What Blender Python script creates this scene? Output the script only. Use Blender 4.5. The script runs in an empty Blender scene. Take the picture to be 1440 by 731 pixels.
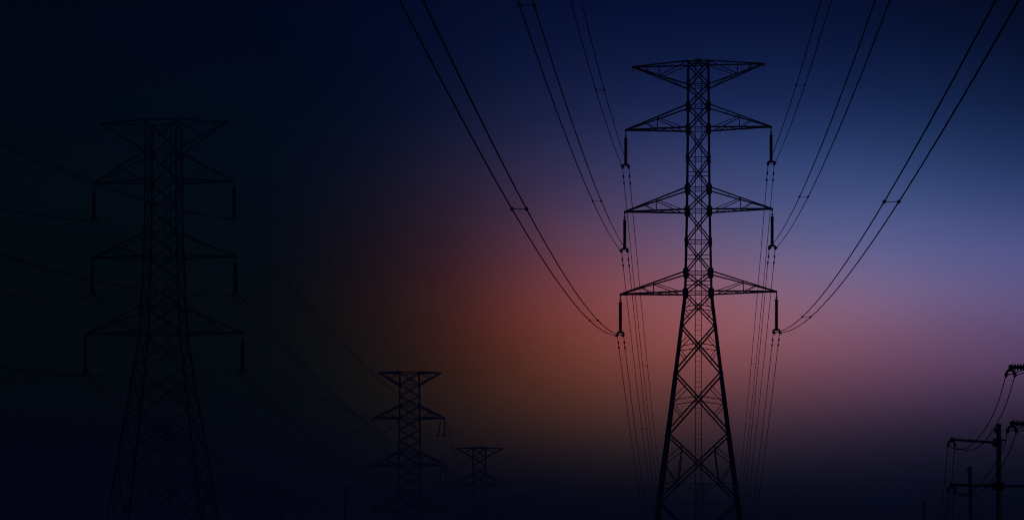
import bpy, bmesh, math, random
from mathutils import Vector, Matrix

random.seed(7)
S = bpy.context.scene
COL = S.collection

# ------------------------------------------------------------------ camera
F_PX = 4000.0          # focal length in photo pixels (photo 1440 px wide)
HORIZON = 890.0        # photo row of the horizon (below the frame)
CAM_Z = 7.0            # the photographer stands on a small rise
cam_d = bpy.data.cameras.new('camera')
cam_d.sensor_fit = 'HORIZONTAL'
cam_d.sensor_width = 36.0
cam_d.lens = F_PX / 1440.0 * 36.0
cam_d.shift_y = (HORIZON - 365.5) / 1440.0
cam_d.clip_start = 0.5
cam_d.clip_end = 20000
cam = bpy.data.objects.new('camera', cam_d)
cam.location = (0, 0, CAM_Z)
cam.rotation_euler = (math.radians(90), 0, 0)
COL.objects.link(cam)
S.camera = cam

S.view_settings.view_transform = 'Standard'
S.view_settings.look = 'None'
S.view_settings.exposure = 0
S.view_settings.gamma = 1
S.view_settings.use_curve_mapping = False
S.cycles.volume_bounces = 1
S.cycles.max_bounces = 4
S.cycles.use_denoising = True
S.cycles.filter_width = 1.15

# ------------------------------------------------------------------ dusk sky
def lin(c):
    c = c / 255.0
    return c / 12.92 if c <= 0.04045 else ((c + 0.055) / 1.055) ** 2.4

# afterglow colours of the sky by compass direction (columns) and height (rows)
AZ_STOPS = [-60, 200, 350, 430, 510, 600, 690, 790, 890, 990, 1100, 1220, 1330, 1460]
EL_STOPS = [-40, 60, 150, 220, 290, 350, 400, 440, 480, 520, 560, 600, 640, 680, 720, 760]
SKY = {
 -60: [(1,7,20),(1,9,20),(1,10,19),(1,11,18),(1,11,18),(1,11,17),(1,10,16),(1,10,15),(1,10,14),(1,10,14),(1,8,15),(1,6,17),(1,6,19),(1,5,20),(1,4,20),(1,3,19)],
 200: [(1,7,25),(1,9,24),(1,10,22),(1,11,21),(1,12,20),(2,12,19),(2,11,18),(2,11,17),(2,11,15),(2,11,15),(2,8,16),(1,7,18),(1,6,19),(1,5,20),(1,4,20),(1,3,19)],
 350: [(1,8,30),(1,10,28),(1,11,26),(2,12,24),(4,12,23),(5,12,22),(6,12,20),(6,12,18),(6,12,16),(5,12,15),(4,9,15),(3,8,17),(2,7,19),(1,5,20),(1,4,20),(1,3,19)],
 430: [(1,8,33),(1,9,30),(3,10,28),(6,11,27),(10,12,25),(12,12,23),(15,13,21),(15,13,18),(14,13,16),(12,12,15),(10,11,16),(7,9,17),(4,8,19),(2,6,20),(1,4,20),(1,3,19)],
 510: [(1,9,35),(3,10,35),(7,13,34),(14,16,34),(20,17,31),(23,16,26),(28,18,24),(29,18,22),(27,18,19),(23,17,18),(20,15,18),(14,12,18),(9,10,20),(4,7,21),(2,4,20),(1,3,19)],
 600: [(2,10,38),(5,13,41),(13,18,44),(25,23,45),(34,24,40),(39,24,34),(47,26,31),(48,26,27),(45,25,24),(40,24,22),(34,22,22),(25,18,22),(15,13,21),(7,8,21),(2,5,21),(1,3,19)],
 690: [(2,10,39),(8,17,47),(20,26,56),(36,33,61),(51,36,56),(62,37,50),(74,39,43),(77,39,38),(72,37,33),(63,34,30),(52,31,29),(38,25,27),(22,17,24),(10,10,22),(3,6,21),(1,3,19)],
 790: [(2,10,39),(10,20,52),(25,32,68),(44,43,78),(67,52,80),(92,57,75),(110,59,66),(113,58,58),(105,54,50),(90,48,43),(72,41,39),(52,33,34),(30,22,28),(14,13,24),(4,6,22),(1,3,19)],
 890: [(2,10,40),(10,21,56),(26,36,76),(47,52,93),(73,65,101),(103,72,97),(125,74,86),(132,73,76),(124,67,66),(105,58,55),(82,48,47),(60,38,40),(36,26,32),(17,15,26),(5,7,22),(1,3,19)],
 990: [(2,10,40),(10,22,58),(27,39,81),(48,58,103),(74,75,117),(104,85,117),(129,87,106),(138,84,94),(131,77,81),(112,65,69),(86,52,57),(60,40,47),(37,27,37),(18,16,28),(6,8,23),(1,3,19)],
 1100: [(2,10,40),(10,23,58),(27,40,83),(48,62,108),(73,81,127),(100,93,133),(125,95,124),(136,92,110),(129,82,95),(111,69,82),(84,54,67),(56,39,53),(34,26,41),(17,16,31),(6,8,24),(1,3,19)],
 1220: [(2,10,39),(9,22,56),(26,40,81),(47,62,107),(73,82,129),(94,93,139),(114,96,134),(124,91,121),(117,79,103),(101,67,89),(75,51,71),(47,35,52),(28,23,41),(14,15,32),(5,8,24),(1,3,19)],
 1330: [(2,9,36),(9,21,55),(24,40,81),(40,57,99),(63,76,122),(84,88,136),(100,91,135),(105,85,123),(100,74,106),(90,63,93),(65,48,73),(39,32,52),(23,22,40),(12,14,32),(5,8,24),(1,3,19)],
 1460: [(2,8,33),(7,16,48),(18,32,70),(31,48,89),(50,67,112),(73,81,130),(85,84,130),(86,79,123),(84,70,110),(77,61,96),(55,46,73),(33,30,50),(18,20,36),(9,13,28),(4,8,23),(1,3,19)],
}
GAIN = [[[0.001,0.682,0.866],[0.003,0.785,0.948],[0.014,0.855,0.911],[0.039,0.875,0.739],[0.073,0.853,0.511],[0.099,0.816,0.315],[0.103,0.789,0.184],[0.09,0.788,0.111],[0.072,0.813,0.074],[0.056,0.84,0.058],[0.042,0.806,0.057],[0.03,0.63,0.071],[0.017,0.33,0.108],[0.006,0.088,0.183],[0.001,0.008,0.299],[0.0,0.0,0.375]],[[0.004,0.721,0.835],[0.015,0.824,0.934],[0.047,0.907,0.956],[0.108,0.942,0.851],[0.182,0.934,0.658],[0.232,0.906,0.454],[0.24,0.885,0.296],[0.218,0.891,0.194],[0.186,0.928,0.137],[0.156,0.976,0.11],[0.129,0.969,0.104],[0.098,0.807,0.116],[0.061,0.47,0.146],[0.024,0.148,0.19],[0.004,0.018,0.214],[0.0,0.001,0.166]],[[0.019,0.767,0.851],[0.052,0.868,0.949],[0.125,0.961,1.009],[0.243,1.013,0.963],[0.37,1.02,0.813],[0.451,1.002,0.619],[0.467,0.988,0.444],[0.438,1.001,0.316],[0.394,1.05,0.236],[0.352,1.12,0.194],[0.312,1.145,0.18],[0.257,1.008,0.186],[0.172,0.645,0.204],[0.074,0.235,0.214],[0.015,0.035,0.18],[0.001,0.001,0.094]],[[0.069,0.818,0.902],[0.139,0.914,0.985],[0.268,1.016,1.068],[0.449,1.085,1.071],[0.629,1.109,0.97],[0.742,1.103,0.801],[0.77,1.096,0.623],[0.741,1.115,0.477],[0.696,1.176,0.378],[0.657,1.267,0.32],[0.618,1.326,0.296],[0.542,1.224,0.291],[0.387,0.853,0.289],[0.179,0.357,0.257],[0.038,0.066,0.172],[0.002,0.004,0.066]],[[0.191,0.872,0.981],[0.293,0.959,1.035],[0.47,1.07,1.127],[0.699,1.156,1.169],[0.916,1.198,1.118],[1.055,1.205,0.986],[1.099,1.207,0.823],[1.084,1.233,0.674],[1.056,1.303,0.564],[1.042,1.412,0.495],[1.026,1.506,0.46],[0.945,1.448,0.442],[0.71,1.088,0.41],[0.347,0.517,0.325],[0.08,0.116,0.183],[0.005,0.008,0.056]],[[0.414,0.926,1.078],[0.505,1.0,1.094],[0.694,1.117,1.184],[0.94,1.221,1.255],[1.172,1.283,1.249],[1.327,1.306,1.163],[1.391,1.317,1.029],[1.401,1.349,0.894],[1.406,1.426,0.787],[1.434,1.551,0.718],[1.465,1.677,0.68],[1.401,1.667,0.647],[1.098,1.338,0.577],[0.564,0.712,0.424],[0.138,0.191,0.211],[0.01,0.018,0.055]],[[0.714,0.976,1.182],[0.726,1.033,1.152],[0.886,1.154,1.233],[1.118,1.276,1.323],[1.347,1.36,1.358],[1.512,1.401,1.318],[1.597,1.423,1.226],[1.637,1.46,1.12],[1.68,1.541,1.033],[1.757,1.677,0.978],[1.841,1.828,0.948],[1.813,1.867,0.908],[1.469,1.586,0.796],[0.789,0.934,0.558],[0.205,0.295,0.258],[0.017,0.036,0.06]],[[1.016,1.018,1.274],[0.897,1.054,1.198],[1.003,1.178,1.268],[1.205,1.316,1.371],[1.423,1.424,1.439],[1.594,1.485,1.444],[1.7,1.519,1.397],[1.768,1.561,1.331],[1.845,1.643,1.278],[1.961,1.782,1.254],[2.091,1.951,1.248],[2.101,2.034,1.214],[1.75,1.813,1.063],[0.98,1.168,0.732],[0.271,0.428,0.325],[0.024,0.065,0.07]],[[1.227,1.047,1.33],[0.98,1.059,1.22],[1.034,1.182,1.283],[1.209,1.337,1.396],[1.416,1.469,1.492],[1.594,1.553,1.536],[1.716,1.601,1.532],[1.805,1.646,1.509],[1.903,1.726,1.497],[2.042,1.862,1.515],[2.199,2.038,1.548],[2.24,2.154,1.536],[1.91,1.995,1.36],[1.114,1.389,0.939],[0.33,0.582,0.412],[0.033,0.108,0.087]],[[1.295,1.058,1.326],[0.972,1.044,1.208],[0.996,1.166,1.272],[1.155,1.335,1.398],[1.359,1.491,1.517],[1.544,1.599,1.592],[1.68,1.662,1.625],[1.782,1.711,1.639],[1.888,1.785,1.667],[2.031,1.911,1.728],[2.194,2.082,1.806],[2.255,2.217,1.829],[1.965,2.116,1.649],[1.196,1.575,1.155],[0.381,0.742,0.514],[0.043,0.166,0.11]],[[1.233,1.046,1.245],[0.902,1.008,1.151],[0.92,1.125,1.231],[1.077,1.306,1.375],[1.287,1.485,1.517],[1.483,1.619,1.618],[1.632,1.699,1.676],[1.74,1.751,1.716],[1.843,1.815,1.771],[1.976,1.924,1.863],[2.131,2.079,1.978],[2.202,2.216,2.037],[1.96,2.162,1.872],[1.251,1.699,1.341],[0.434,0.888,0.612],[0.056,0.236,0.135]],[[1.091,1.01,1.086],[0.804,0.949,1.048],[0.837,1.06,1.16],[1.006,1.25,1.331],[1.231,1.45,1.496],[1.446,1.608,1.617],[1.608,1.706,1.69],[1.718,1.762,1.74],[1.811,1.815,1.802],[1.927,1.9,1.902],[2.065,2.028,2.03],[2.142,2.152,2.109],[1.95,2.127,1.967],[1.313,1.746,1.442],[0.502,0.998,0.681],[0.075,0.309,0.158]],[[0.924,0.948,0.867],[0.708,0.869,0.904],[0.77,0.973,1.06],[0.963,1.167,1.266],[1.219,1.383,1.46],[1.464,1.565,1.599],[1.644,1.68,1.676],[1.755,1.74,1.717],[1.834,1.781,1.763],[1.926,1.839,1.841],[2.047,1.932,1.949],[2.13,2.028,2.018],[1.991,2.014,1.893],[1.426,1.708,1.412],[0.611,1.052,0.691],[0.11,0.373,0.169]],[[0.773,0.862,0.624],[0.634,0.771,0.732],[0.735,0.867,0.935],[0.97,1.06,1.184],[1.278,1.288,1.414],[1.573,1.489,1.57],[1.783,1.622,1.642],[1.896,1.687,1.658],[1.956,1.714,1.664],[2.023,1.743,1.693],[2.127,1.797,1.747],[2.224,1.856,1.773],[2.146,1.837,1.648],[1.654,1.591,1.237],[0.807,1.041,0.621],[0.178,0.414,0.16]]]   #@GAIN

world = bpy.data.worlds.new('World')
S.world = world
world.use_nodes = True
nt = world.node_tree
nt.nodes.clear()
N, L = nt.nodes.new, nt.links.new
out = N('ShaderNodeOutputWorld'); bg = N('ShaderNodeBackground')
L(bg.outputs[0], out.inputs[0])
tc = N('ShaderNodeTexCoord')
sep = N('ShaderNodeSeparateXYZ'); L(tc.outputs['Generated'], sep.inputs[0])
def math_node(op, a, b=None):
    m = N('ShaderNodeMath'); m.operation = op
    for i, v in enumerate((a, b)):
        if v is None: continue
        if isinstance(v, (int, float)): m.inputs[i].default_value = v
        else: L(v, m.inputs[i])
    return m.outputs[0]
az = math_node('ARCTAN2', sep.outputs[0], sep.outputs[1])
el = math_node('ARCSINE', sep.outputs[2])
def az_of(x): return math.atan((x - 720) / F_PX)
def el_of(y): return math.atan((HORIZON - y) / F_PX)
A0, A1 = az_of(AZ_STOPS[0]), az_of(AZ_STOPS[-1])
E0, E1 = el_of(EL_STOPS[-1]), el_of(EL_STOPS[0])
def norm_node(v, a, b):
    m = N('ShaderNodeMapRange'); m.clamp = True
    L(v, m.inputs[0]); m.inputs[1].default_value = a; m.inputs[2].default_value = b
    return m.outputs[0]
ta, te = norm_node(az, A0, A1), norm_node(el, E0, E1)
def ramp(fac, stops):
    r = N('ShaderNodeValToRGB'); r.color_ramp.interpolation = 'B_SPLINE'
    els = r.color_ramp.elements
    while len(els) < len(stops): els.new(0.5)
    for e, (p, c) in zip(els, sorted(stops, key=lambda s: s[0])): e.position = p
    for e, (p, c) in zip(els, sorted(stops, key=lambda s: s[0])): e.color = (*c, 1)
    L(fac, r.inputs[0])
    return r.outputs[0]
total = None
for i, x in enumerate(AZ_STOPS):
    st = []
    for j, y in enumerate(EL_STOPS):
        c = [lin(v) for v in SKY[x][j]]
        if GAIN: c = [a * g for a, g in zip(c, GAIN[i][j])]
        st.append(((el_of(y) - E0) / (E1 - E0), c))
    colr = ramp(te, st)
    w = ramp(ta, [((az_of(xx) - A0) / (A1 - A0), (1, 1, 1) if xx == x else (0, 0, 0)) for xx in AZ_STOPS])
    mul = N('ShaderNodeVectorMath'); mul.operation = 'MULTIPLY'
    L(colr, mul.inputs[0]); L(w, mul.inputs[1])
    if total is None: total = mul.outputs[0]
    else:
        ad = N('ShaderNodeVectorMath'); ad.operation = 'ADD'
        L(total, ad.inputs[0]); L(mul.outputs[0], ad.inputs[1]); total = ad.outputs[0]
SUN_EL, SUN_AZ = math.radians(1.0), math.radians(4.5)
sky = N('ShaderNodeTexSky'); sky.sky_type = 'NISHITA'; sky.sun_disc = False
sky.sun_elevation = SUN_EL; sky.sun_rotation = SUN_AZ
dim = N('ShaderNodeVectorMath'); dim.operation = 'SCALE'; dim.inputs['Scale'].default_value = 0.00008
L(sky.outputs[0], dim.inputs[0])
ad = N('ShaderNodeVectorMath'); ad.operation = 'ADD'
L(total, ad.inputs[0]); L(dim.outputs[0], ad.inputs[1])
# thin uneven bands of high cloud
mp = N('ShaderNodeMapping'); mp.inputs['Scale'].default_value = (9, 9, 30); mp.inputs['Rotation'].default_value = (0, .35, 0)
L(tc.outputs['Generated'], mp.inputs['Vector'])
nz = N('ShaderNodeTexNoise'); nz.inputs['Scale'].default_value = 1.3; nz.inputs['Detail'].default_value = 4; nz.inputs['Roughness'].default_value = .5
L(mp.outputs[0], nz.inputs['Vector'])
cl = N('ShaderNodeMapRange'); cl.inputs[1].default_value = .3; cl.inputs[2].default_value = .7
cl.inputs[3].default_value = .975; cl.inputs[4].default_value = 1.025
L(nz.outputs['Fac'], cl.inputs[0])
veil = N('ShaderNodeVectorMath'); veil.operation = 'SCALE'
L(ad.outputs[0], veil.inputs[0]); L(cl.outputs[0], veil.inputs['Scale'])
L(veil.outputs[0], bg.inputs[0]); bg.inputs[1].default_value = 1.0

sun_d = bpy.data.lights.new('sun', 'SUN'); sun_d.energy = 0.002; sun_d.angle = math.radians(0.5)
sun_d.color = (1.0, 0.75, 0.55)
sun = bpy.data.objects.new('sun', sun_d); COL.objects.link(sun)
sun.rotation_euler = (math.radians(90) - SUN_EL, 0, math.pi - SUN_AZ)

# ------------------------------------------------------------------ materials
def material(name, base, rough=0.6, metal=0.0, scale=4.0, var=0.25):
    m = bpy.data.materials.new(name); m.use_nodes = True
    n, l = m.node_tree.nodes, m.node_tree.links
    p = n['Principled BSDF']
    t = n.new('ShaderNodeTexCoord'); z = n.new('ShaderNodeTexNoise')
    z.inputs['Scale'].default_value = scale; z.inputs['Detail'].default_value = 5
    l.new(t.outputs['Object'], z.inputs['Vector'])
    r = n.new('ShaderNodeValToRGB')
    r.color_ramp.elements[0].position = 0.3; r.color_ramp.elements[1].position = 0.7
    r.color_ramp.elements[0].color = (*[c * (1 - var) for c in base], 1)
    r.color_ramp.elements[1].color = (*[c * (1 + var) for c in base], 1)
    l.new(z.outputs['Fac'], r.inputs[0]); l.new(r.outputs[0], p.inputs['Base Color'])
    p.inputs['Roughness'].default_value = rough; p.inputs['Metallic'].default_value = metal
    return m
STEEL = material('weathered_galvanised_steel', (0.10, 0.10, 0.10), 0.7, 0.0, 1.5)
PLATE = material('steel_plate', (0.09, 0.09, 0.09), 0.7, 0.0, 2.0)
PORCELAIN = material('brown_porcelain', (0.09, 0.05, 0.035), 0.35, 0.0, 3.0)
WIRE = material('aged_aluminium_wire', (0.12, 0.12, 0.12), 0.6, 0.0, 1.0)
HARDWARE = material('cast_line_hardware', (0.08, 0.08, 0.08), 0.6, 0.0, 5.0)
CONCRETE = material('pole_concrete', (0.2, 0.19, 0.18), 0.9, 0.0, 2.0)
GRASS = material('dry_grass_ground', (0.05, 0.055, 0.03), 1.0, 0.0, 0.05, 0.5)

# ------------------------------------------------------------------ mesh helpers
class Mesh:
    def __init__(s): s.v, s.f = [], []
    def _frame(s, d):
        d = d.normalized()
        up = Vector((0, 0, 1)) if abs(d.z) < 0.95 else Vector((0, 1, 0))
        a = d.cross(up).normalized(); b = a.cross(d).normalized()
        return a, b
    def bar(s, p, q, w, h=None):
        p, q = Vector(p), Vector(q); h = h or w
        a, b = s._frame(q - p); n = len(s.v)
        for c in (p, q):
            for i, j in ((-1, -1), (1, -1), (1, 1), (-1, 1)):
                s.v.append(c + a * (i * w / 2) + b * (j * h / 2))
        s.f += [(n, n+1, n+2, n+3), (n+7, n+6, n+5, n+4)]
        s.f += [(n+i, n+4+i, n+4+(i+1) % 4, n+(i+1) % 4) for i in range(4)]
        return s
    def angle(s, p, q, w, ax=None, ay=None, t=0.16):
        """rolled L section from p to q, flanges along ax and ay"""
        p, q = Vector(p), Vector(q)
        if ax is None: ax, ay = s._frame(q - p)
        ax, ay = Vector(ax), Vector(ay); k = w * t; n = len(s.v)
        prof = [(0, 0), (w, 0), (w, k), (k, k), (k, w), (0, w)]
        for c in (p, q):
            for x, y in prof: s.v.append(c + ax * (x - w * .3) + ay * (y - w * .3))
        s.f += [tuple(n + i for i in range(6)), tuple(n + 11 - i for i in range(6))]
        s.f += [(n+i, n+6+i, n+6+(i+1) % 6, n+(i+1) % 6) for i in range(6)]
        return s
    def box(s, c, sx, sy, sz):
        c = Vector(c)
        return s._box(c, sx, sy, sz)
    def _box(s, c, sx, sy, sz):
        n = len(s.v)
        for k in (-1, 1):
            for i, j in ((-1, -1), (1, -1), (1, 1), (-1, 1)):
                s.v.append(c + Vector((i * sx / 2, j * sy / 2, k * sz / 2)))
        s.f += [(n+3, n+2, n+1, n), (n+4, n+5, n+6, n+7)]
        s.f += [(n+i, n+(i+1) % 4, n+4+(i+1) % 4, n+4+i) for i in range(4)]
        return s
    def tube(s, pts, r, k=6):
        pts = [Vector(p) for p in pts]; n = len(s.v); m = len(pts)
        for i, p in enumerate(pts):
            d = pts[min(i+1, m-1)] - pts[max(i-1, 0)]
            a, b = s._frame(d)
            rr = r[i] if isinstance(r, (list, tuple)) else r
            for j in range(k):
                t = 2 * math.pi * j / k
                s.v.append(p + (a * math.cos(t) + b * math.sin(t)) * rr)
        for i in range(m - 1):
            for j in range(k):
                s.f.append((n+i*k+j, n+i*k+(j+1) % k, n+(i+1)*k+(j+1) % k, n+(i+1)*k+j))
        s.f += [tuple(n + k - 1 - j for j in range(k)), tuple(n + (m-1)*k + j for j in range(k))]
        return s
    def discs(s, p, q, count, r, core, k=12):
        """a string of bell shaped insulator discs from p to q"""
        p, q = Vector(p), Vector(q); pts, rad = [p], [core]
        for i in range(count):
            for f, rr in ((0.08, core), (0.3, r * .8), (0.52, r), (0.62, r * .95), (0.66, core), (0.98, core)):
                pts.append(p.lerp(q, (i + f) / count)); rad.append(rr)
        pts.append(q); rad.append(core)
        return s.tube(pts, rad, k)
    def build(s, name, mat, parent=None, smooth=False):
        me = bpy.data.meshes.new(name)
        me.from_pydata([tuple(v) for v in s.v], [], s.f); me.update()
        if smooth:
            for p in me.polygons: p.use_smooth = True
        me.materials.append(mat)
        o = bpy.data.objects.new(name, me); COL.objects.link(o)
        if parent: o.parent = parent
        return o

def tag(o, label, cat, group=None):
    o['label'] = label; o['category'] = cat
    if group: o['group'] = group
    return o
def thing(name, label, cat, loc=(0, 0, 0), rz=0.0, group=None):
    o = bpy.data.objects.new(name, None); COL.objects.link(o)
    o.location = loc; o.rotation_euler = (0, 0, rz); o.empty_display_size = 0.5
    return tag(o, label, cat, group)
def at(x, y, d):
    """photo pixel and distance -> place in the world (metres)"""
    return Vector(((x - 720) * d / F_PX, d, CAM_Z + (HORIZON - y) * d / F_PX))

# ------------------------------------------------------------------ ground
g = bpy.data.meshes.new('ground'); bm = bmesh.new()
GX, GY0, GY1, NX, NY = 1500, -400, 3000, 60, 80
rows = []
for j in range(NY + 1):
    row = []
    for i in range(NX + 1):
        x = -GX + 2 * GX * i / NX; y = GY0 + (GY1 - GY0) * j / NY
        z = 0.5 * math.sin(x * .011) * math.cos(y * .009) - 0.5
        z += 5.8 * math.exp(-(x * x + y * y) / 1500.0)      # rise under the photographer
        row.append(bm.verts.new((x, y, z)))
    rows.append(row)
for j in range(NY):
    for i in range(NX):
        bm.faces.new((rows[j][i], rows[j][i+1], rows[j+1][i+1], rows[j+1][i]))
bm.to_mesh(g); bm.free(); g.materials.append(GRASS)
ground = bpy.data.objects.new('ground', g); COL.objects.link(ground); ground['kind'] = 'structure'

# ------------------------------------------------------------------ lattice pylon
def make_pylon(label, px, D, yaw, px_per_m, widths, levels, arms, group, ladder=None, cap=None,
               brace=0.15, leg=0.28, deep=1.0, arm_w=1.25, skew=0.0, gusset=(), mids=(), sub=(), kframe=(), steps=(), detail=True):
    """widths: [(row, body width in px)], levels: panel rows, arms: (row tip, row upper, row lower, half length px, kind)"""
    k = px_per_m
    base = Vector(((px - 720) * D / F_PX, D, -1.0))
    root = thing('transmission_pylon', label, 'pylon', base, yaw, group)
    Z = lambda y: CAM_Z + (HORIZON - y) / k - base.z
    ws = sorted((Z(y), w / k / 2) for y, w in widths)
    def hw(z):
        if z <= ws[0][0]: (z0, a), (z1, b) = ws[0], ws[1]
        else:
            for (z0, a), (z1, b) in zip(ws, ws[1:]):
                if z <= z1: break
        return a + (b - a) * (z - z0) / (z1 - z0) if z <= ws[-1][0] else ws[-1][1]
    lv = [Z(y) for y in levels] + [0.0]
    corner = lambda sx, sy, z: Vector((sx * hw(z), sy * hw(z) * deep, z))
    # legs
    cuts = sorted(set([lv[0], 0.0] + [z for z, _ in ws if 0 < z < lv[0]] + [Z(y) for y, _ in steps]), reverse=True)
    for sx in (-1, 1):
        for sy in (-1, 1):
            m = Mesh(); w = leg
            for a, b in zip(cuts, cuts[1:]):
                for y, ww in steps:
                    if a <= Z(y) + .01: w = ww
                m.angle(corner(sx, sy, a), corner(sx, sy, b), w, (-sx, 0, 0), (0, -sy, 0), 0.45)
            m.build('leg', STEEL, root)
    # bracing, one lattice for each face
    faces = [((-1, -1), (1, -1)), ((-1, 1), (1, 1)), ((-1, -1), (-1, 1)), ((1, -1), (1, 1))]
    for fi, (c0, c1) in enumerate(faces):
        m = Mesh()
        P = lambda s, z: corner(*(c0 if s < 0 else c1), z)
        for i, (a, b) in enumerate(zip(lv, lv[1:])):
            t = brace * (1.0 if a > lv[0] * .6 else 1.25)
            m.angle(P(-1, a), P(1, b), t); m.angle(P(1, a), P(-1, b), t)
            wa, wb = hw(a), hw(b); zc = a + (b - a) * wa / (wa + wb)
            X = (P(-1, zc) + P(1, zc)) / 2
            y0 = levels[i]
            if y0 in mids:
                m.bar(P(-1, zc), P(1, zc), brace * .55)
            if y0 in sub:
                for s in (-1, 1):
                    q = P(s, zc - (a - b) * .05)
                    m.bar(q, X + Vector((0, 0, (a - b) * .02)), brace * .6)
                    m.bar(q, P(s, a).lerp(X, .5), brace * .55); m.bar(q, P(s, b).lerp(X, .5), brace * .55)
            if y0 in kframe:
                for s in (-1, 1):
                    u = P(s, a).lerp(X, .48); l_ = P(s, b).lerp(X, .48)
                    zq = a + (b - a) * .43
                    m.bar(u, l_, brace * .8); m.bar(P(s, zq), u, brace * .6); m.bar(P(s, zq), l_, brace * .7)
                    m.bar(P(s, a + (b - a) * .78), l_, brace * .6)
        for y in gusset: m.bar(P(-1, Z(y)), P(1, Z(y)), brace * .6)
        m.bar(P(-1, lv[0]), P(1, lv[0]), brace * 1.1)
        m.build('face_bracing', STEEL, root)
    # gusset plates
    for y in gusset:
        big = {121: .62, 150: .8, 182: .85, 224: .62, 340: .65}.get(y, .95 if detail else .7)
        for sx in (-1, 1):
            for sy in (-1, 1):
                z = Z(y); h = hw(z)
                m = Mesh(); gw, gh = 0.74 * big * leg / .28, 1.0 * big * leg / .28
                n = len(m.v); cx = sx * (h - gw * .12); cy = sy * (h * deep + .02)
                oct_ = [(-.5, -.25), (-.25, -.5), (.25, -.5), (.5, -.25), (.5, .25), (.25, .5), (-.25, .5), (-.5, .25)]
                for yy in (cy - .025, cy + .025):
                    for ox, oz in oct_: m.v.append(Vector((cx + ox * gw, yy, z + oz * gh)))
                m.f += [tuple(range(8)), tuple(range(15, 7, -1))] + [(i, 8 + i, 8 + (i + 1) % 8, (i + 1) % 8) for i in range(8)]
                m.build('gusset_plate', PLATE, root)
    # cross arms
    tips = {}
    for ai, (yt, yu, yl, half, kind) in enumerate(arms):
        for s in (-1, 1):
            m = Mesh(); Lh = half / k; zt, zu, zl = Z(yt), Z(yu), Z(yl)
            tip = Vector((s * Lh, 0, zt + s * skew)); tips[(ai, s)] = root.matrix_basis @ tip
            cw = brace * arm_w * (.85 if kind == 'top' else 1)
            for sy in (-1, 1):
                U, Lo = corner(s, sy, zu), corner(s, sy, zl)
                e = Vector((0, sy * .12, 0))
                m.angle(U, tip + e, cw if kind == 'top' else cw * .85); m.angle(Lo, tip + e, cw)
                if kind == 'top':
                    v = .52 if detail else .5
                    m.bar(U.lerp(tip, v), Lo.lerp(tip, v), brace * .55)
                    m.bar(Lo.lerp(tip, v), U, brace * .6)
                    m.bar(U.lerp(tip, .78), Lo.lerp(tip, .7), brace * .5)
                else:
                    v = .49
                    m.bar(U.lerp(tip, v), Lo.lerp(tip, v), brace * .55)
                    m.bar(U.lerp(tip, v), Lo.lerp(tip, .06), brace * .6)
                    m.bar(U.lerp(tip, .68), Lo.lerp(tip, v), brace * .55)
            for (pa, pb) in ((zu, zl),):
                prev = None
                for i, v in enumerate((.12, .3, .49, .68, .84)):
                    for zz, ww in ((zl, .55), (zu, .4)):
                        a = corner(s, -1, zz).lerp(tip, v); b = corner(s, 1, zz).lerp(tip, v)
                        if zz == zl or i in (1, 3): m.bar(a, b, brace * ww)
                    cur = corner(s, -1 if i % 2 else 1, zl).lerp(tip, v)
                    if prev is not None: m.bar(prev, cur, brace * .5)
                    prev = cur
            # tip plate
            m.bar(tip + Vector((-s * .9, 0, .02)), tip + Vector((s * .1, 0, -.02)), .3, brace * 1.5)
            m.bar(tip + Vector((0, 0, 0)), tip + Vector((0, 0, -.45)), .12)
            m.build('crossarm', STEEL, root)
    # ladder
    if ladder:
        m = Mesh(); x0, x1, yr = ladder
        zt = lv[0]
        for x in (x0, x1): m.bar((x, 0, 0.5), (x, 0, zt), .085)
        z = .8
        while z < Z(yr): m.bar((x0, 0, z), (x1, 0, z), .035); z += .62
        for y in gusset: m.bar((-hw(Z(y)), 0, Z(y)), (hw(Z(y)), 0, Z(y)), .06)
        m.build('climbing_ladder', STEEL, root)
    if cap:
        m = Mesh(); cw, ch = cap
        m.box((0, 0, lv[0] + ch / 2 + .05), cw, .8, ch)
        m.bar((-hw(lv[0]), 0, lv[0] - .02), (hw(lv[0]), 0, lv[0] - .02), .16)
        m.build('peak_cap', PLATE, root)
    return root, tips

# main pylon, straight ahead to the right
K1, D1 = 4000 / 340, 340.0
LV1 = [89, 121, 150, 182, 224, 266, 297, 340, 384, 412, 458, 525, 610, 705, 830]
main, tip1 = make_pylon('tallest clear black lattice pylon on the right in front of the pink glow', 982, D1, math.radians(-4.0), K1,
    [(89, 29.5), (182, 30.5), (297, 33), (412, 38), (458, 49), (525, 65.5), (610, 87), (705, 112), (980, 178)],
    LV1, [(92.5, 89, 122, 92, 'top'), (181, 150, 182, 102, 'arm'), (296, 266, 297, 103.5, 'arm'), (412, 384, 412, 109.5, 'arm')],
    'transmission pylons against the dusk sky', ladder=(-.36, .36, 412), cap=(.75, .42),
    gusset=(121, 150, 182, 224, 266, 297, 340, 384, 412), mids=(224, 340, 384), sub=(412, 458, 525), kframe=(610, 705),
    brace=.145, leg=.27, deep=1.15, skew=.09, steps=((412, .35), (525, .43), (610, .47)))
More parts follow.
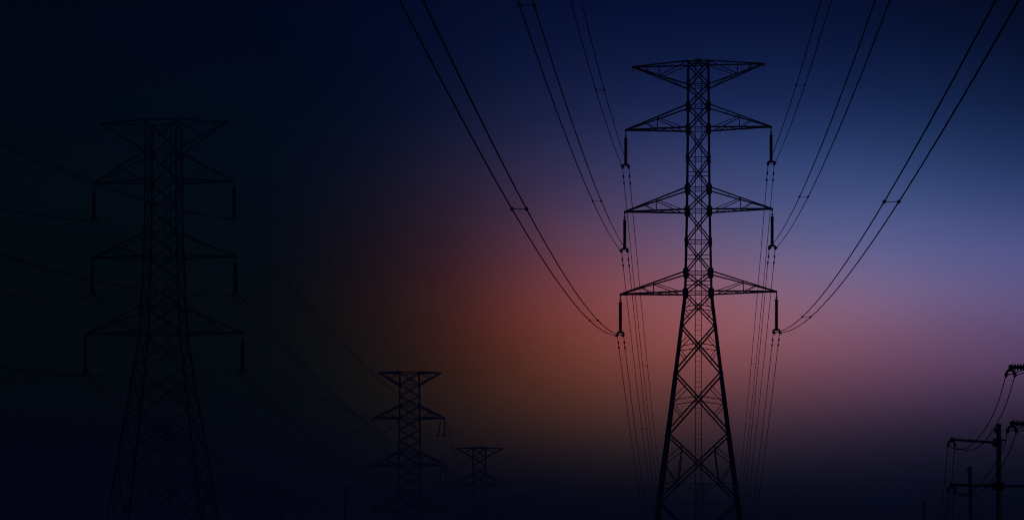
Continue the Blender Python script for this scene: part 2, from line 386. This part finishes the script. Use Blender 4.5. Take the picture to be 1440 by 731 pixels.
# wide bodied pylon in the dark on the left
K2, D2 = 4000 / 365, 365.0
LV2 = [172, 215, 256, 293, 329, 362, 397, 432, 469, 520, 580, 650, 745]
left, tip2 = make_pylon('wide lattice pylon lost in the dark at far left', 230.5, D2, math.radians(-5), K2,
    [(172, 43.5), (329, 46), (469, 57), (700, 124), (980, 205)],
    LV2, [(173, 172, 215, 90, 'top'), (256, 215, 256, 100, 'arm'), (362, 329, 362, 102, 'arm'), (469, 432, 469, 112, 'arm')],
    'transmission pylons against the dusk sky', ladder=(.15, .9, 172), gusset=(215, 256, 329, 362, 432, 469), sub=(469, 520, 580), kframe=(650,),
    brace=.13, leg=.24, steps=((469, .3),))
# farther pylons
K3, D3 = 4000 / 818, 818.0
LV3 = [524, 541, 557, 571, 588, 604, 620, 636, 654, 670, 686, 702, 718, 745, 785, 840]
p3, tip3 = make_pylon('mid sized pylon with thick cross arms between the dark left pylon and the glow', 576, D3, math.radians(2.6), K3,
    [(524, 28), (588, 29), (654, 31), (718, 34), (925, 66)],
    LV3, [(524.5, 524, 541, 44, 'top'), (588, 571, 588, 50, 'arm'), (654, 636, 654, 52, 'arm'), (718, 700, 718, 54, 'arm')],
    'transmission pylons against the dusk sky', ladder=(-.7, .7, 524), gusset=(541, 571, 588, 636, 654), brace=.24, leg=.46, arm_w=2.0, detail=False)
K4, D4 = 4000 / 1180, 1180.0
LV4 = [630, 643, 655, 667, 680, 693, 706, 719, 732, 760, 800, 850]
p4, tip4 = make_pylon('smaller distant pylon second from the glow, its peak slightly humped', 674, D4, math.radians(1.2), K4,
    [(630, 18.5), (680, 19.5), (732, 22), (925, 44)],
    LV4, [(630.5, 630, 643, 33, 'top'), (681, 667, 681, 37, 'arm'), (732, 719, 732, 38, 'arm')],
    'transmission pylons against the dusk sky', cap=(5.0, .7), gusset=(643, 667, 681), brace=.26, leg=.55, arm_w=1.8, detail=False)
K5, D5 = 4000 / 1330, 1330.0
LV5 = [679, 690, 700, 708, 719, 730, 742, 760, 790, 840]
p5, tip5 = make_pylon('faint far pylon framed between the legs of the tallest pylon', 985, D5, math.radians(-4), K5,
    [(679, 9.5), (742, 11), (925, 45)],
    LV5, [(680, 679, 690, 27, 'top'), (708, 700, 708, 31, 'arm'), (738, 730, 738, 31, 'arm'), (766, 757, 766, 33, 'arm')],
    'transmission pylons against the dusk sky', brace=.2, leg=.4, detail=False)
K6, D6 = 4000 / 1700, 1700.0
p6, tip6 = make_pylon('faintest tiny pylon at the end of the left row, low on the horizon', 731, D6, math.radians(-2), K6,
    [(697, 15), (925, 30)],
    [697, 707, 718, 730, 750, 790, 840], [(697.5, 697, 707, 20, 'top'), (730, 718, 730, 23, 'arm')],
    'transmission pylons against the dusk sky', brace=.24, leg=.5, detail=False)

# ------------------------------------------------------------------ insulator strings
def make_string(label, tip, length, group, discs=16, r=.24):
    root = thing('insulator_string', label, 'insulator', tip + Vector((0, 0, -.4)), 0, group)
    Ln = length - .4
    Mesh().bar((0, 0, .1), (0, 0, -.55), .09).tube([(-.12, 0, -.28), (.12, 0, -.28)], .1).build('hanger', HARDWARE, root)
    Mesh().discs((0, 0, -.5), (0, 0, -Ln + .32), discs, r, .16).build('disc_stack', PORCELAIN, root, True)
    m = Mesh().bar((-.37, 0, -Ln + .3), (.37, 0, -Ln + .3), .12, .2)
    for s in (-1, 1): m.bar((s * .36, 0, -Ln + .36), (s * .38, 0, -Ln + .02), .11)
    m.bar((-.3, 0, -Ln + .06), (.3, 0, -Ln + .06), .05)
    m.build('yoke', HARDWARE, root)
    for s in (-1, 1):
        c = Mesh().box((s * .37, 0, -Ln - .03), .2, .75, .2).box((s * .37, 0, -Ln + .06), .24, .34, .34)
        c.build('clamp', HARDWARE, root)
    return root, [tip + Vector((s * .37, 0, -length - .03)) for s in (-1, 1)]

RANK = ['highest', 'middle', 'lowest']
SIDE = {-1: 'left', 1: 'right'}
str1, str2 = {}, {}
for ai, ln in ((1, 4.45), (2, 4.7), (3, 4.85)):
    for s in (-1, 1):
        _, str1[(ai, s)] = make_string(f'ribbed insulator under the {SIDE[s]} tip of the {RANK[ai-1]} insulated arm, tallest pylon',
            tip1[(ai, s)], ln, 'insulator strings hanging from the pylons')
for ai, ln in ((1, 4.85), (2, 4.8), (3, 5.1)):
    for s in (-1, 1):
        _, str2[(ai, s)] = make_string(f'dark insulator under the {SIDE[s]} tip of the {RANK[ai-1]} insulated arm, far left pylon',
            tip2[(ai, s)], ln, 'insulator strings hanging from the pylons', 18, .32)

# ------------------------------------------------------------------ overhead lines
def parab(p, d, slope, c, dist, n):
    """from p along plan direction d: falls with slope, rises with c*x*x"""
    d = Vector((d[0], d[1], 0)).normalized()
    return lambda x: p + d * x + Vector((0, 0, -slope * x + c * x * x))
def line_thing(label, ends, front, back, group, wire_r, sp_front, sp_back, cat='power line'):
    mid = (ends[0] + ends[1]) / 2
    root = thing('twin_power_line', label, cat, mid, 0, group)
    fs, bs = [], []
    for e in ends:
        o = e - mid
        f = parab(o, *front[:3], 0, 0); b = parab(o, *back[:3], 0, 0)
        pts = [f(front[3] * (i / 40) ** 1.5) for i in range(40, 0, -1)] + [o] + [b(back[3] * (i / 40) ** 1.5) for i in range(1, 41)]
        Mesh().tube(pts, wire_r, 6).build('conductor', WIRE, root, True)
        fs.append(f); bs.append(b)
        for fn in (f, b):
            for x in (3.4, 6.2):
                a, c = fn(x - .32), fn(x + .32); q = Vector((0, 0, -.09))
                m = Mesh().bar(a + q, c + q, .05)
                for u, v in ((a, a.lerp(c, .42)), (c, c.lerp(a, .42))): m.tube([u + q, v + q], .1, 8)
                m.bar(fn(x) + Vector((0, 0, .05)), fn(x) + q * 1.4, .09)
                m.build('vibration_damper', HARDWARE, root)
    for fns, xs in ((fs, sp_front), (bs, sp_back)):
        for x in xs:
            a, b = fns[0](x), fns[1](x)
            m = Mesh().bar(a, b, .028, .035)
            for p in (a, b): m.tube([p - Vector((0, .11, 0)), p + Vector((0, .11, 0))], .09, 8)
            m.build('spacer', HARDWARE, root)
    return root

HOW1 = {(1, -1): 'thin twin wires held by the highest left insulator of the tallest pylon',
        (1, 1): 'thin twin wires held by the highest right insulator of the tallest pylon',
        (2, -1): 'twin wires held by the middle left insulator of the tallest pylon',
        (2, 1): 'twin wires held by the middle right insulator of the tallest pylon',
        (3, -1): 'thick twin wires curving up from the lowest left insulator of the tallest pylon',
        (3, 1): 'thick twin wires curving up from the lowest right insulator of the tallest pylon'}
F1 = (-.0645, -1.0); B1 = (.0668, 1.0)
for key, ends in str1.items():
    q = ends[0]
    c = tip1[(key[0], -1)].lerp(tip1[(key[0], 1)], .5)
    line_thing(HOW1[key], ends, ((F1[0] + (.00125 if key[1] > 0 else 0), -1), .105, 1.7e-4, 400), (B1, .125, 1.262e-4, 985), 'twin power lines strung along the pylons', .038,
        {1: (92, 198), 2: (96, 198), 3: (89, 196)}[key[0]], (116, 222))
HOW2 = {k: f'faint twin wires held by the {RANK[k[0]-1]} {SIDE[k[1]]} insulator of the dark left pylon' for k in str2}
dirL = Vector((-29.6 + 44.7, 818 - 365))
for key, ends in str2.items():
    tgt = tip3[(key[0], key[1])]
    mid = (ends[0] + ends[1]) / 2
    dv = Vector((tgt.x - mid.x, tgt.y - mid.y)); X = dv.length
    c = 9.05e-5; drop = mid.z - tgt.z; slope = (drop + c * X * X) / X
    line_thing(HOW2[key], ends, ((-.0333, -1), {1: .132, 2: .128, 3: .106}[key[0]], {1: 2.1e-4, 2: 2.2e-4, 3: 1.2e-4}[key[0]], 420), (dv, slope, c, X - .5), 'twin power lines strung along the pylons', .06,
        (62,), (70, 180, 290))

def sag_wire(m, a, b, sag, r, n=24):
    a, b = Vector(a), Vector(b)
    m.tube([a.lerp(b, i / n) - Vector((0, 0, 4 * sag * (i / n) * (1 - i / n))) for i in range(n + 1)], r, 6)
    return m
def single_line(label, runs, r, group, name='power_line'):
    o = Vector(runs[0][0]); root = thing(name, label, 'power line', o, 0, group)
    for a, b, sag in runs: sag_wire(Mesh(), Vector(a) - o, Vector(b) - o, sag, r).build('conductor', WIRE, root, True)
    return root
# between the two farther pylons of the left row
off = Vector((.25, 0, 0))
for ai, word in ((1, 'upper'), (2, 'lower')):
    for s in (-1, 1):
        a, b = tip3[(ai, s)], tip4[(ai, s)]
        single_line(f'far {word} {SIDE[s]} wires between the mid sized pylon and the smaller humped pylon',
            [(a - off, b - off, 20), (a + off, b + off, 20)], .05, 'far wires between the distant pylons')

# hanging jumper strings and jumper loops on the mid sized pylon
def far_string(label, top, length, lean=0.0):
    root = thing('jumper_insulator', label, 'insulator', top, 0, 'jumper strings on the mid sized pylon')
    b = Vector((lean, 0, -length))
    Mesh().bar((0, 0, .3), b * .1, .16).build('hanger', HARDWARE, root)
    Mesh().discs(b * .08, b * .92, 14, .22, .12, 10).build('disc_stack', PORCELAIN, root, True)
    Mesh().bar(b + Vector((-.45, 0, .3)), b + Vector((.45, 0, .3)), .18).box(b, .5, .5, .5).build('yoke', HARDWARE, root)
for ai, word in ((1, 'upper'), (2, 'lower')):
    tp = tip3[(ai, 1)]
    far_string(f'leaning inner insulator under the right end of the {word} thick arm, mid sized pylon', tp + Vector((-1.2, -.2, -.4)), 4.6, -.9)
    far_string(f'upright outer insulator under the right end of the {word} thick arm, mid sized pylon', tp + Vector((-.25, .2, -.4)), 4.6, 0)
    p = tip3[(ai, -1)]
    r_ = thing('jumper_loop', f'drooping wire loop under the left end of the {word} thick arm, mid sized pylon', 'wire', p + Vector((-3.6, 0, -2.2)))
    Mesh().tube([(3.4 - 6.8 * i / 14, 0, .6 - 2.6 * math.sin(math.pi * i / 14)) for i in range(15)], .06).build('conductor', WIRE, r_, True)

# ------------------------------------------------------------------ branch line down to a gantry at lower left
DG = 520.0
gp = at(365, 688, DG)
gan = thing('substation_gantry', 'low faint steel gantry at the bottom left of the mid sized pylon', 'gantry', (gp.x, gp.y, -1))
gh = gp.z + 1
for x in (-3.6, 3.6):
    m = Mesh()
    for sx in (-1, 1):
        for sy in (-1, 1): m.bar((x + sx * .5, sy * .5, 0), (x + sx * .35, sy * .35, gh), .06)
    for i in range(12):
        z0, z1 = gh * i / 12, gh * (i + 1) / 12; s = 1 if i % 2 else -1
        for sy in (-1, 1): m.bar((x - s * .45, sy * .45, z0), (x + s * .45, sy * .45, z1), .03)
    m.build('post', STEEL, gan)
LOW = 4.6
for zb in (gh, gh - LOW):
    m = Mesh()
    for zz in (0, -.7):
        for sy in (-.4, .4): m.bar((-4.2, sy, zb + zz), (4.2, sy, zb + zz), .07)
    for i in range(12):
        for sy in (-.4, .4): m.bar((-4.2 + i * .7, sy, zb - (.7 if i % 2 else 0)), (-3.5 + i * .7, sy, zb - (0 if i % 2 else .7)), .03)
    m.build('beam', STEEL, gan)
for i, (ai, s, word) in enumerate(((1, -1, 'upper left'), (1, 1, 'upper right'), (2, -1, 'lower left'), (2, 1, 'lower right'))):
    a = tip3[(ai, -1)] if s < 0 else tip3[(ai, -1)].lerp(tip3[(ai, 1)], .38)
    b = Vector((gp.x + 3.1 * s, gp.y, gp.z - .3 - (LOW if ai == 2 else 0)))
    lab = f'{word} branch wire falling from the mid sized pylon to the low gantry'
    rt = single_line(lab, [(a, b, 2.0)], .13, 'branch wires down to the gantry')
    e = (b - a - Vector((0, 0, 8))).normalized() * 6.0
    Mesh().discs(e * .1, e, 14, .3, .16, 10).build('strain_insulator', PORCELAIN, rt, True)

# ------------------------------------------------------------------ poles at lower right
def post_pole(label, x, ytop, D, w_px, arms, group, extra=True, lean=0.0):
    k = F_PX / D; top = at(x, ytop, D)
    root = thing('utility_pole', label, 'pole', (top.x, D, -1), 0, group)
    H = top.z + 1; r = w_px / k / 2
    Mesh().tube([(lean, 0, 0), (lean * .3, 0, H * .6), (0, 0, H)], [r * 1.25, r * 1.1, r], 14).build('shaft', CONCRETE, root, True)
    Mesh().tube([(0, 0, H), (0, 0, H + .06), (0, 0, H + .09)], [r * 1.04, r * 1.04, r * .6], 14).build('pole_top', HARDWARE, root, True)
    ends = []
    for (y_at, y_end, x_end, ins_r) in arms:
        a = Vector((0, 0, top.z + 1 - (y_at - ytop) / k)); b = Vector(((x_end - x) / k, 0, H - (y_end - ytop) / k))
        sgn = 1 if b.x > 0 else -1
        Mesh().tube([a - Vector((0, 0, .22)), a + Vector((0, 0, .22))], r * 1.5, 14).box(a + Vector((sgn * r * 1.6, 0, 0)), .22, .2, .4).build('bracket', HARDWARE, root)
        n = max(8, int((b - a).length / (.14 if ins_r > .12 else .12)))
        Mesh().discs(a + Vector((sgn * r * 1.2, 0, 0)), b, n, ins_r, ins_r * .45, 12).build('post_insulator', PORCELAIN, root, True)
        ends.append(root.matrix_basis @ b)
    return root, ends
def drop_yoke(label, p, w, drop, group):
    root = thing('wire_yoke', label, 'yoke', p, 0, group)
    Mesh().bar((0, 0, .1), (0, 0, -drop), .07).box((0, 0, .02), .16, .14, .16).build('hanger', HARDWARE, root)
    m = Mesh()
    arc = [(-w / 2, 0, -drop - .14), (-w * .3, 0, -drop - .02), (0, 0, -drop + .02), (w * .3, 0, -drop - .02), (w / 2, 0, -drop - .14)]
    m.tube(arc, [.05, .06, .07, .06, .05], 8); m.bar((-w * .45, 0, -drop - .17), (w * .45, 0, -drop - .17), .03)
    m.build('yoke_plate', HARDWARE, root)
    pts = []
    for s in (-1, 1):
        Mesh().box((s * w / 2, 0, -drop - .2), .1, .26, .17).box((s * w / 2, 0, -drop - .29), .07, .16, .05).build('clamp', HARDWARE, root)
        pts.append(p + Vector((s * w / 2, 0, -drop - .24)))
    return root, pts
DA, DR = 150.0, 128.0
GP = 'concrete poles at the lower right'
pA, endsA = post_pole('thick pole at lower right with a long ribbed arm pointing left', 1404.5, 598, DA, 6.6,
    [(622, 617.5, 1338, .1), (683, 681, 1338, .1), (683, 683, 1460, .09)], GP)
Mesh().box((-.16, 0, at(0, 605, DA).z + 1), .12, .14, .3).build('top_bracket', HARDWARE, pA)
Mesh().box((.22, 0, at(0, 618.5, DA).z + 1), .22, .1, .08).build('step_bolt', HARDWARE, pA)
pB, _ = post_pole('short slim pole with a hooked top left of the thick ribbed arm pole', 1364, 657, 190, 4.8, [], GP, lean=.5)
hk = Mesh().tube([(-.05, 0, at(0, 659, 190).z + 1), (-.2, 0, at(0, 658, 190).z + 1), (-.24, 0, at(0, 661, 190).z + 1), (-.22, 0, at(0, 663.5, 190).z + 1)], .05, 8)
hk.build('hook', HARDWARE, pB)
pC, _ = post_pole('faint lowest pole stub near the bottom edge, left of the hooked pole', 1299, 707, 430, 3.6, [], GP)
pD, _ = post_pole('faint tee topped pole beside the low gantry at bottom left', 485, 683, 560, 3.0, [], GP)
zD = at(0, 686, 560).z + 1
Mesh().bar((-1.9, -.25, zD), (1.9, -.25, zD), .14).bar((-1.2, -.2, zD), (0, -.2, zD - 1.2), .08).bar((1.2, -.2, zD), (0, -.2, zD - 1.2), .08).build('crossarm', STEEL, pD)
# pole standing just outside the right edge; its insulators reach into the frame
pR, endsR = post_pole('pole past the right edge whose two stubby ribbed insulators reach into view', 1496, 500, DR, 8,
    [(517, 516, 1421, .16), (597, 595, 1423, .16)], GP)

YG = 'yokes at the lower right poles'
yk = {}
yk['R1'] = drop_yoke('yoke under the upper stubby insulator at the right edge', endsR[0], .40, .14, YG)[1]
yk['R2'] = drop_yoke('yoke under the lower stubby insulator at the right edge', endsR[1], .40, .14, YG)[1]
yk['A1'] = drop_yoke('yoke under the left end of the long ribbed arm', endsA[0], .37, .10, YG)[1]
yk['A2'] = drop_yoke('faint yoke under the left end of the lower arm on the thick pole', endsA[1], .37, .10, YG)[1]

def smooth(pts, n=12):
    """Catmull-Rom through points"""
    P = [Vector(p) for p in pts]; P = [P[0] * 2 - P[1]] + P + [P[-1] * 2 - P[-2]]; o = []
    for i in range(1, len(P) - 2):
        for j in range(n):
            t = j / n; a, b, c, d = P[i-1], P[i], P[i+1], P[i+2]
            o.append(.5 * ((2 * b) + (c - a) * t + (2 * a - 5 * b + 4 * c - d) * t * t + (3 * b - a - 3 * c + d) * t ** 3))
    return o + [P[-2]]
def free_wire(label, curves, r, group, name='jumper_wire'):
    o = Vector(curves[0][0]); root = thing(name, label, 'wire', o, 0, group)
    for c in curves:
        Mesh().tube([p - o for p in smooth(c)], r, 8).build('conductor', WIRE, root, True)
    return root
def between(a, b, pix):
    """hanging curve from a to b through points seen at pixel rows, depth running evenly from a to b"""
    n = len(pix) + 1
    return [a] + [at(x, y, a.y + (b.y - a.y) * (i + 1) / n) for i, (x, y) in enumerate(pix)] + [b]
JG = 'jumper wires at the lower right poles'
free_wire('upper pair of drooping wires from the right edge yoke to the long ribbed arm',
    [between(yk['R1'][0], yk['A1'][0], [(1403, 567), (1389, 597), (1374, 617), (1360, 628.5), (1346, 631.5)]),
     between(yk['R1'][1], yk['A1'][1], [(1414, 570), (1398, 602), (1382, 623), (1368, 631.5), (1353, 632)])], .022, JG)
free_wire('lower pair of drooping wires passing behind the thick pole to its lower arm',
    [between(yk['R2'][0], yk['A2'][0], [(1411, 629), (1397, 655), (1381, 677), (1366, 690.5), (1350, 695)]),
     between(yk['R2'][1], yk['A2'][1], [(1419, 636), (1403, 664), (1386, 686), (1370, 695), (1355, 696)])], .022, JG)
for key, word in (('A1', 'long ribbed arm'), ('A2', 'lower arm of the thick pole')):
    c = []
    for p in yk[key]:
        e = Vector((p.x * 1.42 - .2, p.y * 1.45, p.z - 4.2))
        c.append([p, p.lerp(e, .33) - Vector((0, 0, .25)), p.lerp(e, .66) - Vector((0, 0, .25)), e, Vector((p.x * 1.9 - .5, p.y * 2, p.z - 6))])
    free_wire(f'pair of wires falling steeply from the yoke on the {word}', c, .02, JG)
for key, word in (('R1', 'upper'), ('R2', 'lower')):
    p0, p1 = yk[key]
    q = [p0.lerp(p1, .5) + Vector((6.5, -16, 2.2)), p0.lerp(p1, .5) + Vector((6.9, -16, 1.9))]
    free_wire(f'pair of wires leaving the {word} right edge yoke to the right', [[p, p.lerp(e, .5) - Vector((0, 0, .15)), e] for p, e in zip((p0, p1), q)], .02, JG)
tA = at(1404.5, 604, DA)
free_wire('thin slack wire from the top of the thick pole to the right edge', [[tA + Vector((.15, 0, 0)), at(1420, 603, 144), at(1440, 593, 136), Vector((at(1496, 570, DR)))]], .009, JG)

# ------------------------------------------------------------------ dusk haze
haze = Mesh()._box(Vector((0, 1300, 50)), 3100, 3500, 110)
hm = bpy.data.materials.new('haze_air'); hm.use_nodes = True
hm.node_tree.nodes.clear()
ho = hm.node_tree.nodes.new('ShaderNodeOutputMaterial'); hv = hm.node_tree.nodes.new('ShaderNodeVolumePrincipled')
hv.inputs['Color'].default_value = (0.5, 0.75, 1.0, 1); hv.inputs['Density'].default_value = 0.0006
hm.node_tree.links.new(hv.outputs[0], ho.inputs['Volume'])
ho_ = haze.build('haze', hm); ho_['kind'] = 'stuff'
